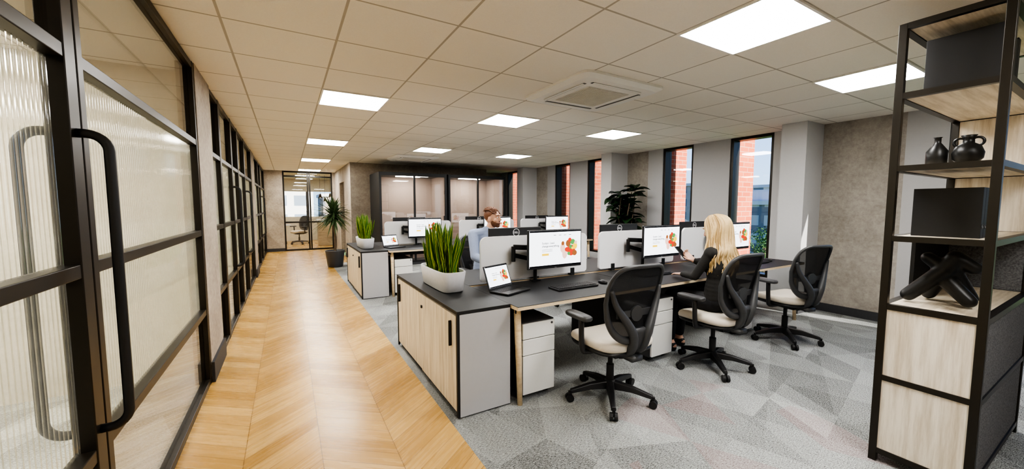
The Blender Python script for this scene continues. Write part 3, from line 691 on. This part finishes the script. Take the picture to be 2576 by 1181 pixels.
a = dup(a, (3.60, 9.35, 0), 0, 'right one of the two black framed glazed office pods')

# ------------------------------------------------------------------ tall shelving unit (right foreground)
SX0, SX1, SY0, SY1 = 2.85, 4.02, .385, .775
t = thing('shelving_unit', 'tall black framed shelving unit with pale wood shelves and panels, right foreground', 'shelving unit')
q = .034
for x in (SX0, SX1-q):
    for y in (SY0, SY1-q): pbox('post', 'frame', t, x, x+q, y, y+q, 0, 2.42, bevel=.002)
LEV = (.05, .48, .885, 1.265, 1.645, 2.03, 2.39)
for z in LEV:
    bm = BM()
    for x in (SX0, SX1-q): box(bm, x+.001, x+q-.001, SY0+q, SY1-q, z, z+.03)
    for y in (SY0, SY1-q): box(bm, SX0+q, SX1-q, y+.001, y+q-.001, z, z+.03)
    obj('rail', bm, 'frame', t)
for z in LEV[2:]: pbox('shelf', 'oakx', t, SX0+q, SX1-q, SY0+q, SY1-q, z+.005, z+.028)
for x0, x1 in ((SX0+.008, SX0+.026), (SX1-.026, SX1-.008)):
    for z0, z1 in ((.08, .48), (.51, .885)): pbox('end_panel', 'oak', t, x0, x1, SY0+q, SY1-q, z0, z1)
for z0, z1 in ((1.295, 1.645), (1.675, 2.03)): pbox('end_panel', 'oak', t, SX1-.026, SX1-.008, SY0+q, SY1-q, z0, z1)
pbox('end_panel', 'dfelt', t, SX1-.026, SX1-.008, SY0+q, SY1-q, .915, 1.265)
pbox('back_panel', 'black', t, 3.3, SX1-q, SY1-.026, SY1-.008, .915, 1.265)
for z0, z1 in ((.08, .48), (.51, .885)): pbox('felt_panel', 'dfelt', t, SX0+q, SX1-q, SY0+.008, SY0+.026, z0, z1); 
pbox('back_board', 'oakx', t, SX0+q, SX1-q, SY1-.026, SY1-.008, .08, .885)
def binder(x, z, h, lab, grp, y0=.44, y1=.70):
    r = thing('binder', lab, 'binder', (x, y0, z), 0, grp)
    D = y1-y0; bm = BM(); box(bm, 0, .004, 0, D, 0, h); box(bm, .052, .056, 0, D, 0, h); box(bm, .004, .052, 0, .004, 0, h); obj('cover', bm, 'black', r, bevel=.001)
    pbox('paper', 'dgrey', r, .0045, .0515, .012, D-.01, .006, h-.015)
    bm = BM(); ps = [(.028+.011*math.cos(2*PI*k/14), -.001, .06+.011*math.sin(2*PI*k/14)) for k in range(14)]; tube(bm, ps, .002, 5, True); obj('finger_ring', bm, 'dgrey', r); return r
for j in range(7): binder(3.0+.058*j, 2.058, .285-(.012*(j % 2)), 'outermost black binder at open end of the top shelf row' if j == 0 else 'black binder behind the outermost one in the row on the top shelf', None if j == 0 else 'binders on the top shelf', .44, .70)
for j in range(6): binder(3.02+.058*j, 1.293, .26, 'outermost black binder at open end of the middle shelf row' if j == 0 else 'black binder behind the outermost one in the row on the middle shelf', None if j == 0 else 'binders on the middle shelf', .46, .71)
o = thing('vase', 'small black bottle shaped vase, farther left one on the second shelf', 'vase', (3.05, .64, 1.673))
bm = BM(); lathe(bm, [(.03, 0), (.042, .012), (.042, .08), (.02, .115), (.013, .125), (.013, .15), (.018, .155)], seg=24); obj('body', bm, 'satin', o, smooth=True)
o = thing('vase', 'round black jug vase with ring handles, right one on the second shelf', 'vase', (3.05, .53, 1.673))
bm = BM(); lathe(bm, [(.03, 0), (.055, .03), (.058, .06), (.045, .095), (.022, .11), (.02, .135), (.03, .15)], seg=24); obj('body', bm, 'satin', o, smooth=True)
for s in (-1, 1):
    bm = BM(); tube(bm, [(.0, s*(.03+.022*math.cos(a)), .115+.022*math.sin(a)) for a in [2*PI*k/16 for k in range(16)]], .006, 6, True); obj('handle', bm, 'satin', o, smooth=True)
o = thing('sculpture', 'black abstract sculpture of thick rounded limbs in a knot on lowest open shelf', 'sculpture', (3.06, .585, .913))
bm = BM()
cap(bm, (-.02, .12, .043), (.03, .0, .19), .036, .042); cap(bm, (.03, .0, .19), (.05, -.035, .265), .042, .04)
cap(bm, (.03, -.095, .043), (.045, .02, .17), .036, .042)
cap(bm, (.15, .075, .04), (.06, .0, .19), .034, .04); cap(bm, (.16, -.08, .04), (.06, -.02, .2), .034, .04)
cap(bm, (.05, -.035, .265), (.07, -.10, .215), .04, .034); cap(bm, (.04, .0, .20), (.04, .065, .255), .038, .032)
remeshed('figure', bm, .007, 3, 'satin', o)

# ------------------------------------------------------------------ people
def hand(bm, w, d, n, s, curl, sc=1.0, spread=.1):
    w = V(w); d = V(d).normalized(); n = V(n); n = (n-d*n.dot(d)).normalized(); s0 = d.cross(n); s = s0 if s0.dot(V(s)) > 0 else -s0
    for off in (.03, .010, -.010, -.029): cap(bm, w+s*off*.55*sc, w+d*.085*sc+s*off*sc, .014*sc, .0115*sc, 8)
    for off, L in ((.031, .070), (.0105, .079), (-.0105, .072), (-.030, .056)):
        p = w+d*.085*sc+s*off*sc; a = curl*.4; dd = (d+s*off*spread*12*.2).normalized()
        for k, fr in enumerate((.45, .30, .25)):
            v = dd*math.cos(a)-n*math.sin(a); e = p+v*L*fr*sc; cap(bm, p, e, (.0093-.0009*k)*sc, (.0086-.0009*k)*sc, 8); p = e; a += curl*.65
    p = w+d*.025*sc+s*.022*sc
    for k, (L, a) in enumerate(((.042, .85), (.030, .55), (.024, .35))):
        v = (d*math.cos(a)+s*math.sin(a)-n*.35*curl).normalized(); e = p+v*L*sc; cap(bm, p, e, (.013-.0015*k)*sc, (.0115-.0015*k)*sc, 8); p = e
def person(label, loc, rotz, J, mats, fem, hands, yaw, pitch, hs=1.0):
    t = thing('person', label, 'person', loc, rotz)
    def torso(bm, e, lo=0.0):
        prof = ((0, .165, .115), (.2, .155, .108), (.42, .128 if fem else .145, .095), (.65, .145 if fem else .17, .106), (.85, .145 if fem else .185, .095), (1.0, .10, .072))
        A, B, C = V(J['pelvis']), V(J['chest']), V(J['neck'])
        for i in range(15):
            f = i/14
            if f < lo: continue
            c = (A.lerp(B, f/.65) if f < .65 else B.lerp(C, (f-.65)/.35*.86))
            for (f0, a0, b0), (f1, a1, b1) in zip(prof, prof[1:]):
                if f0 <= f <= f1: k = (f-f0)/(f1-f0); ell(bm, c, (a0+(a1-a0)*k+e, b0+(b1-b0)*k+e, .065+e*.5)); break
        if fem:
            for s in (-1, 1): ell(bm, B+V((s*.07, .085, .01)), (.062+e*.5,)*3)
        q = .043 if fem else .054
        for s in 'LR': cap(bm, C+V((0, 0, -.04)), J['sh'+s], q*.92+e, q+e)
    def arms(bm, e, end=1.0):
        for s in 'LR':
            S, E, W = V(J['sh'+s]), V(J['el'+s]), V(J['wr'+s]); k = .84 if fem else 1.08
            cap(bm, S, E, .050*k+e, .037*k+e); cap(bm, E, E.lerp(W, end), .037*k+e, (.037-.012*end)*k+e)
    def legs(bm, e, end=1.0):
        for s in 'LR':
            H, K, A = V(J['hip'+s]), V(J['kn'+s]), V(J['an'+s]); cap(bm, H, K, .086+e, .056+e); cap(bm, K, K.lerp(A, end), .055+e, .036+e)
    Hm = Matrix.Translation(V(J['head'])) @ Euler((pitch, 0, yaw)).to_matrix().to_4x4() @ Matrix.Scale(hs, 4)
    R3 = Hm.to_3x3(); h = lambda *p: Hm @ V(p)
    bm = BM(); torso(bm, 0); arms(bm, 0); legs(bm, 0)
    cap(bm, V(J['neck'])-V((0, 0, .03)), h(0, -.015, -.06), .055 if not fem else .047, .05 if not fem else .043)
    def he(c, r): ell(bm, h(*c), r, R3, 18, 12)
    he((0, -.012, .022), (.076, .096, .098)); he((0, .028, -.035), (.060, .064, .078)); he((0, .058, -.098), (.026, .026, .02)); he((0, .082, -.062), (.024, .013, .013)); he((0, .074, .028), (.052, .02, .014))
    for s in (-1, 1): he((s*.079, -.008, -.012), (.010, .021, .031)); he((s*.035, .062, -.028), (.026, .024, .024))
    cap(bm, h(0, .089, .012), h(0, .107, -.026), .0085, .0125, 10); he((-.011, .096, -.032), (.008,)*3); he((.011, .096, -.032), (.008,)*3)
    for s, hd in hands.items(): hand(bm, J['wr'+s], *hd, sc=.92 if fem else 1.03)
    for s in 'LR': cap(bm, J['an'+s], J['to'+s], .036, .028); cap(bm, J['an'+s], V(J['an'+s])+V((0, -.04, -.045)), .034, .03)
    body = remeshed('body', bm, .0055, 2, mats['skin'], t)
    for s in (-1, 1):
        bm = BM(); ell(bm, h(s*.031, .080, .004), (.0135, .009, .0085), R3); e = obj('eye', bm, 'eyew', t, smooth=True)
        bm = BM(); ell(bm, h(s*.031, .0875, .004), (.0058, .003, .0058), R3); i = obj('iris', bm, 'eyed', e, smooth=True)
        bm = BM(); tube(bm, [h(s*.012, .0945, .027), h(s*.032, .092, .034), h(s*.052, .078, .028)], [.004, .0052, .0025], 6); obj('eyebrow', bm, mats['hair'], t, smooth=True)
    bm = BM(); ell(bm, h(0, .0935, -.056), (.02, .005, .0042), R3); ell(bm, h(0, .0935, -.065), (.018, .005, .005), R3); obj('lips', bm, 'lip', t, smooth=True)
    g = .008 if fem else .013
    bm = BM(); torso(bm, .014, .06); arms(bm, g, .93); remeshed('jacket' if fem else 'shirt', bm, .008, 3, mats['top'], t)
    bm = BM(); A = V(J['pelvis']); ell(bm, A, (.178, .13, .095)); legs(bm, .011, .9); remeshed('trousers', bm, .009, 4, mats['legs'], t)
    for s in 'LR':
        bm = BM(); a, o2 = V(J['an'+s]), V(J['to'+s]); cap(bm, V((a.x, a.y-.035, .034)), V((o2.x, o2.y, .028)), .034, .032); cap(bm, V((a.x, a.y-.03, .06)), V((a.x, a.y+.05, .045)), .036, .036)
        bmesh.ops.bisect_plane(bm, geom=bm.verts[:]+bm.edges[:]+bm.faces[:], plane_co=(0, 0, .004), plane_no=(0, 0, -1), clear_outer=True); obj('shoe', bm, 'black', t, smooth=True)
    return t, h, R3
# the woman, facing the desk (+Y)
WX = 3.36
JW = dict(pelvis=(0, 0, .60), chest=(0, .0, .91), neck=(0, .02, 1.10), head=(-.005, .065, 1.245), shL=(-.155, .01, 1.04), shR=(.155, .01, 1.04), elL=(-.19, .13, .82), elR=(.20, .12, .825), wrL=(-.08, .335, .80), wrR=(.06, .315, .925),
  hipL=(-.085, .02, .585), hipR=(.085, .02, .585), knL=(-.09, .44, .57), knR=(.11, .45, .57), anL=(-.06, .46, .10), anR=(.13, .50, .10), toL=(-.06, .58, .034), toR=(.13, .62, .034))
w, h, R3 = person('seated blonde woman in black blazer facing the front bench, holding a phone', (WX, 1.985, 0), 0, JW, dict(skin='skinw', top='blazer', legs='trous', hair='blond'), True,
  {'L': ((.35, 1, -.12), (0, 0, 1), (1, 0, 0), .25), 'R': ((-.35, .55, .55), (.5, -.35, -.8), (-1, 0, .2), .95)}, .12, -.30)
bm = BM(); ell(bm, h(0, -.028, .03), (.083, .094, .104), R3, 20, 14, mi=1)
bz = V(JW['head'])
for i in range(520):
    ph = random.uniform(-2.2, 2.2); s, c = math.sin(ph), -math.cos(ph); rr = random.uniform(.9, 1.14); dn = random.uniform(-.06, .06); ws = random.uniform(.9, 1.15)
    st = V((random.uniform(-.012, .012)+.03*s, -.01+.035*c, .13)); fwd = .02 if c > 0 else 0
    A = [h(*st), h(.078*s*rr, -.018+.085*c*rr, .09), h(.094*s*rr, -.02+.108*c*rr, .01)]
    B = [bz+V((.104*s*rr, -.03+.105*c*rr-fwd, -.10)), bz+V((.126*s*rr*ws, -.048+.115*c*rr-fwd, -.20)), bz+V((.122*s*rr*ws, -.065+.107*c*rr-fwd, -.30+dn)), bz+V((.105*s*rr*ws, -.07+.098*c*rr-fwd, -.37+dn))]
    P = catmull(A+B, 6); n = len(P); f0 = ph*2.2+random.uniform(-.7, .7); am = random.uniform(.007, .016)
    for k in range(n):
        f = k/n; P[k] = P[k]+V((math.sin(f*19+f0), math.cos(f*19+f0), 0))*am*min(1, 1.6*f*f)
    tube(bm, P, [.0025+.0062*math.sin(PI*min(1, .12+k/(n-1)*.88))**.7 for k in range(n)], 5, mi=1 if random.random() < .3 else 0)
obj('hair', bm, ['blond', 'blond2'], w, smooth=True)
ph = thing('phone', 'black phone held in the raised hand of the blonde woman', 'phone', (WX-.005, 1.985+.405, .995))
M = Euler((-.75, 0, .15)).to_matrix().to_4x4()
bm = BM(); mbox(bm, M, .078, .009, .155); obj('case', bm, 'black', ph, bevel=.004); bm = BM(); mbox(bm, M @ Matrix.Translation(V((0, -.0052, 0))), .07, .001, .145); obj('glass', bm, 'gloss', ph)
# the man, facing the camera side (-Y)
JM = dict(pelvis=(0, -.02, .62), chest=(-.01, .0, .96), neck=(-.025, .03, 1.17), head=(-.055, .075, 1.31), shL=(-.205, .02, 1.11), shR=(.185, .02, 1.11), elL=(-.24, .17, .86), elR=(.235, .17, .86), wrL=(-.12, .395, .79), wrR=(.14, .395, .79),
  hipL=(-.09, .0, .60), hipR=(.09, .0, .60), knL=(-.13, .43, .58), knR=(.13, .43, .58), anL=(-.13, .42, .10), anR=(.13, .42, .10), toL=(-.14, .56, .034), toR=(.14, .56, .034))
mn, h, R3 = person('seated bearded man in pale blue shirt behind the front bench screens', (2.12, 4.24, 0), PI, JM, dict(skin='skin', top='shirt', legs='navy', hair='ginger'), False,
  {'L': ((.2, 1, -.12), (0, 0, 1), (1, 0, 0), .35), 'R': ((-.2, 1, -.12), (0, 0, 1), (-1, 0, 0), .35)}, .62, .04)
bm = BM()
ell(bm, h(0, -.018, .034), (.0805, .099, .096), R3, 28, 20)
bmesh.ops.bisect_plane(bm, geom=bm.verts[:]+bm.edges[:]+bm.faces[:], plane_co=h(0, .058, .070), plane_no=R3 @ V((0, .66, -.75)), clear_outer=True)
for i in range(260):   # short swept-back strands following the skull
    a = random.uniform(-1.25, 1.25); y0 = random.uniform(-.06, .072); zz = math.sqrt(max(.02, 1-((y0+.018)/.1)**2-(math.sin(a)*.98)**2*.75))
    p0 = V((math.sin(a)*.078, y0, .034+.094*zz)); dr = V((math.sin(a)*.12, -.8, .28+.3*(y0 > .03)))
    p1 = p0+dr*.022+V((0, 0, .006)); p2 = p0+dr*.042+V((0, 0, -.004))
    tube(bm, [h(*p0), h(*p1), h(*p2)], [.0045, .0045, .001], 5)
obj('hair', bm, 'ginger', mn, smooth=True)
bm = BM(); ell(bm, h(0, .032, -.052), (.0628, .0645, .066), R3, 24, 16); ell(bm, h(0, .06, -.098), (.030, .031, .024), R3)
bmesh.ops.bisect_plane(bm, geom=bm.verts[:]+bm.edges[:]+bm.faces[:], plane_co=h(0, .06, -.052), plane_no=R3 @ V((0, .55, 1)), clear_outer=True)
ell(bm, h(0, .093, -.047), (.022, .006, .0045), R3); obj('beard', bm, 'ginger', mn, smooth=True)

# ------------------------------------------------------------------ lobby beyond the end door
t = thing('reception_desk', 'pale wood reception desk in the lobby beyond the end door', 'desk', (1.2, 15.6, 0))
pbox('front_panel', 'oakx', t, -.25, 1.6, 0, .04, 0, .9); pbox('worktop', 'white', t, -.28, 1.65, -.03, .6, .9, .95); pbox('side_panel', 'oakx', t, -.25, -.21, .04, .55, 0, .9)
t = thing('side_table', 'thin legged white table beside the lobby chair, beyond the end door', 'table', (-.25, 17.0, 0))
bm = BM(); lathe(bm, [(.34, .70), (.35, .71), (.35, .73)]); obj('tabletop', bm, 'white', t)
for k in range(4):
    a = PI/4+k*PI/2; bm = BM(); tube(bm, [(.1*math.cos(a), .1*math.sin(a), .70), (.27*math.cos(a), .27*math.sin(a), 0)], .013); obj('leg', bm, 'black', t)
for i, (x, y, z) in enumerate(((1.05, 15.5, 1.75), (1.22, 15.7, 1.62), (1.38, 15.5, 1.78))):
    t = thing('pendant_lamp', 'small bronze pendant lamp beyond the end door, %s of the three' % ('leftmost', 'middle one', 'rightmost')[i], 'pendant lamp', (x, y, 0))
    bm = BM(); tube(bm, [(0, 0, z+.12), (0, 0, CE)], .004, 6); obj('cord', bm, 'black', t)
    bm = BM(); lathe(bm, [(.015, z+.13), (.03, z+.12), (.06, z), (.057, z)]); obj('shade', bm, 'bark', t, smooth=True)
    bm = BM(); ell(bm, (0, 0, z+.02), (.025,)*3); obj('bulb', bm, 'bulb', t)

# ------------------------------------------------------------------ outside
sbox('ground', 'grass', -150, 200, -120, 220, -6.2, -6.0)
def bld(x, y, sx, sy, top, m, lb):
    t = thing('building', lb, 'building', (x, y, -6)); pbox('walls', m, t, 0, sx, 0, sy, 0, top+6); pbox('roof_parapet', 'lgrey', t, -.3, sx+.3, -.3, sy+.3, top+6, top+6.6); pbox('roof_plant', 'greyd', t, sx*.3, sx*.6, sy*.3, sy*.6, top+6.6, top+8.4)
bld(85, 38, 20, 9, 5.2, 'fac1', 'white city block seen through the window nearest the woman'); bld(62, 26, 12, 16, 1.6, 'fac2', 'dark grey low block before the white city block'); bld(80, 52, 20, 12, 6, 'fac3', 'pinkish city block seen through the second window')
bld(90, 8, 20, 16, 6.5, 'fac2', 'grey city block seen behind the shelving unit'); bld(-18, 75, 22, 14, 4.2, 'fac1', 'white city block seen through the lobby windows, left one'); bld(6, 82, 20, 14, 3.2, 'fac3', 'pinkish city block seen through the lobby windows, right one')
def treething(x, y, z, r, lb):
    t = thing('tree', lb, 'tree', (x, y, -6)); bm = BM(); tube(bm, [(0, 0, 0), (0, 0, z+6-r)], [.25, .15], 8); obj('trunk', bm, 'bark', t)
    bm = BM(); lobes = [(V((random.gauss(0, 1), random.gauss(0, 1), random.gauss(0, .7))).normalized()*r*random.uniform(.35, .65), r*random.uniform(.3, .45)) for _ in range(14)]
    for k in range(2600):
        c0, rr = random.choice(lobes); d = V((random.gauss(0, 1), random.gauss(0, 1), random.gauss(0, 1))).normalized()
        p = V((0, 0, z+6-r))+c0+d*rr*random.uniform(.75, 1.05); s = random.uniform(.06, .13)
        u = d.orthogonal().normalized(); u = (u+V((random.uniform(-.5, .5), random.uniform(-.5, .5), random.uniform(-.5, .5)))).normalized(); v_ = d.cross(u).normalized()
        bm.faces.new([bm.verts.new(p+u*s*a_+v_*s*b_) for a_, b_ in ((-1, 0), (0, -.6), (1, 0), (0, .6))])
    obj('crown', bm, 'tree', t)
for i, (x, y, z, r) in enumerate(((38, 18.5, .2, 2.6), (42, 24, -.4, 2.8), (34, 22.5, -1.2, 2.2), (46, 32, .3, 3), (44, 9, .3, 3))):
    treething(x, y, z, r, ('bushy green tree outside the window nearest the woman, tallest there', 'round green tree outside behind the tallest one', 'low green tree outside in front of the others', 'green tree outside the second window from the concrete wall', 'green tree outside seen behind the shelving unit')[i])

# ------------------------------------------------------------------ light
wd = bpy.data.worlds.new('sky'); scene.world = wd; wd.use_nodes = True; nt = wd.node_tree; nt.nodes.clear()
o = nt.nodes.new('ShaderNodeOutputWorld'); b = nt.nodes.new('ShaderNodeBackground'); tc = nt.nodes.new('ShaderNodeTexCoord'); sp = nt.nodes.new('ShaderNodeSeparateXYZ'); rp = nt.nodes.new('ShaderNodeValToRGB')
e = rp.color_ramp.elements; e[0].position = 0; e[0].color = (.56, .77, 1, 1); e[1].position = .42; e[1].color = (.08, .27, .9, 1)
nt.links.new(tc.outputs['Generated'], sp.inputs[0]); nt.links.new(sp.outputs[2], rp.inputs[0]); nt.links.new(rp.outputs[0], b.inputs[0]); b.inputs[1].default_value = 1.9; nt.links.new(b.outputs[0], o.inputs[0])
L = bpy.data.lights.new('sun', 'SUN'); L.energy = 20; L.angle = .01; L.color = (1, .94, .85); s = bpy.data.objects.new('sun', L); COL.objects.link(s)
s.rotation_euler = V((-.26, .96, -.56)).to_track_quat('-Z', 'Y').to_euler()

cam = bpy.data.cameras.new('camera'); co = bpy.data.objects.new('camera', cam); COL.objects.link(co)
co.location = (0, 0, 1.46); co.rotation_euler = (math.radians(90-4.32), 0, math.radians(-30.45))
cam.sensor_width = 36; cam.sensor_fit = 'HORIZONTAL'; cam.lens = 960/2576*36; cam.clip_start = .02; cam.clip_end = 1000
scene.camera = co
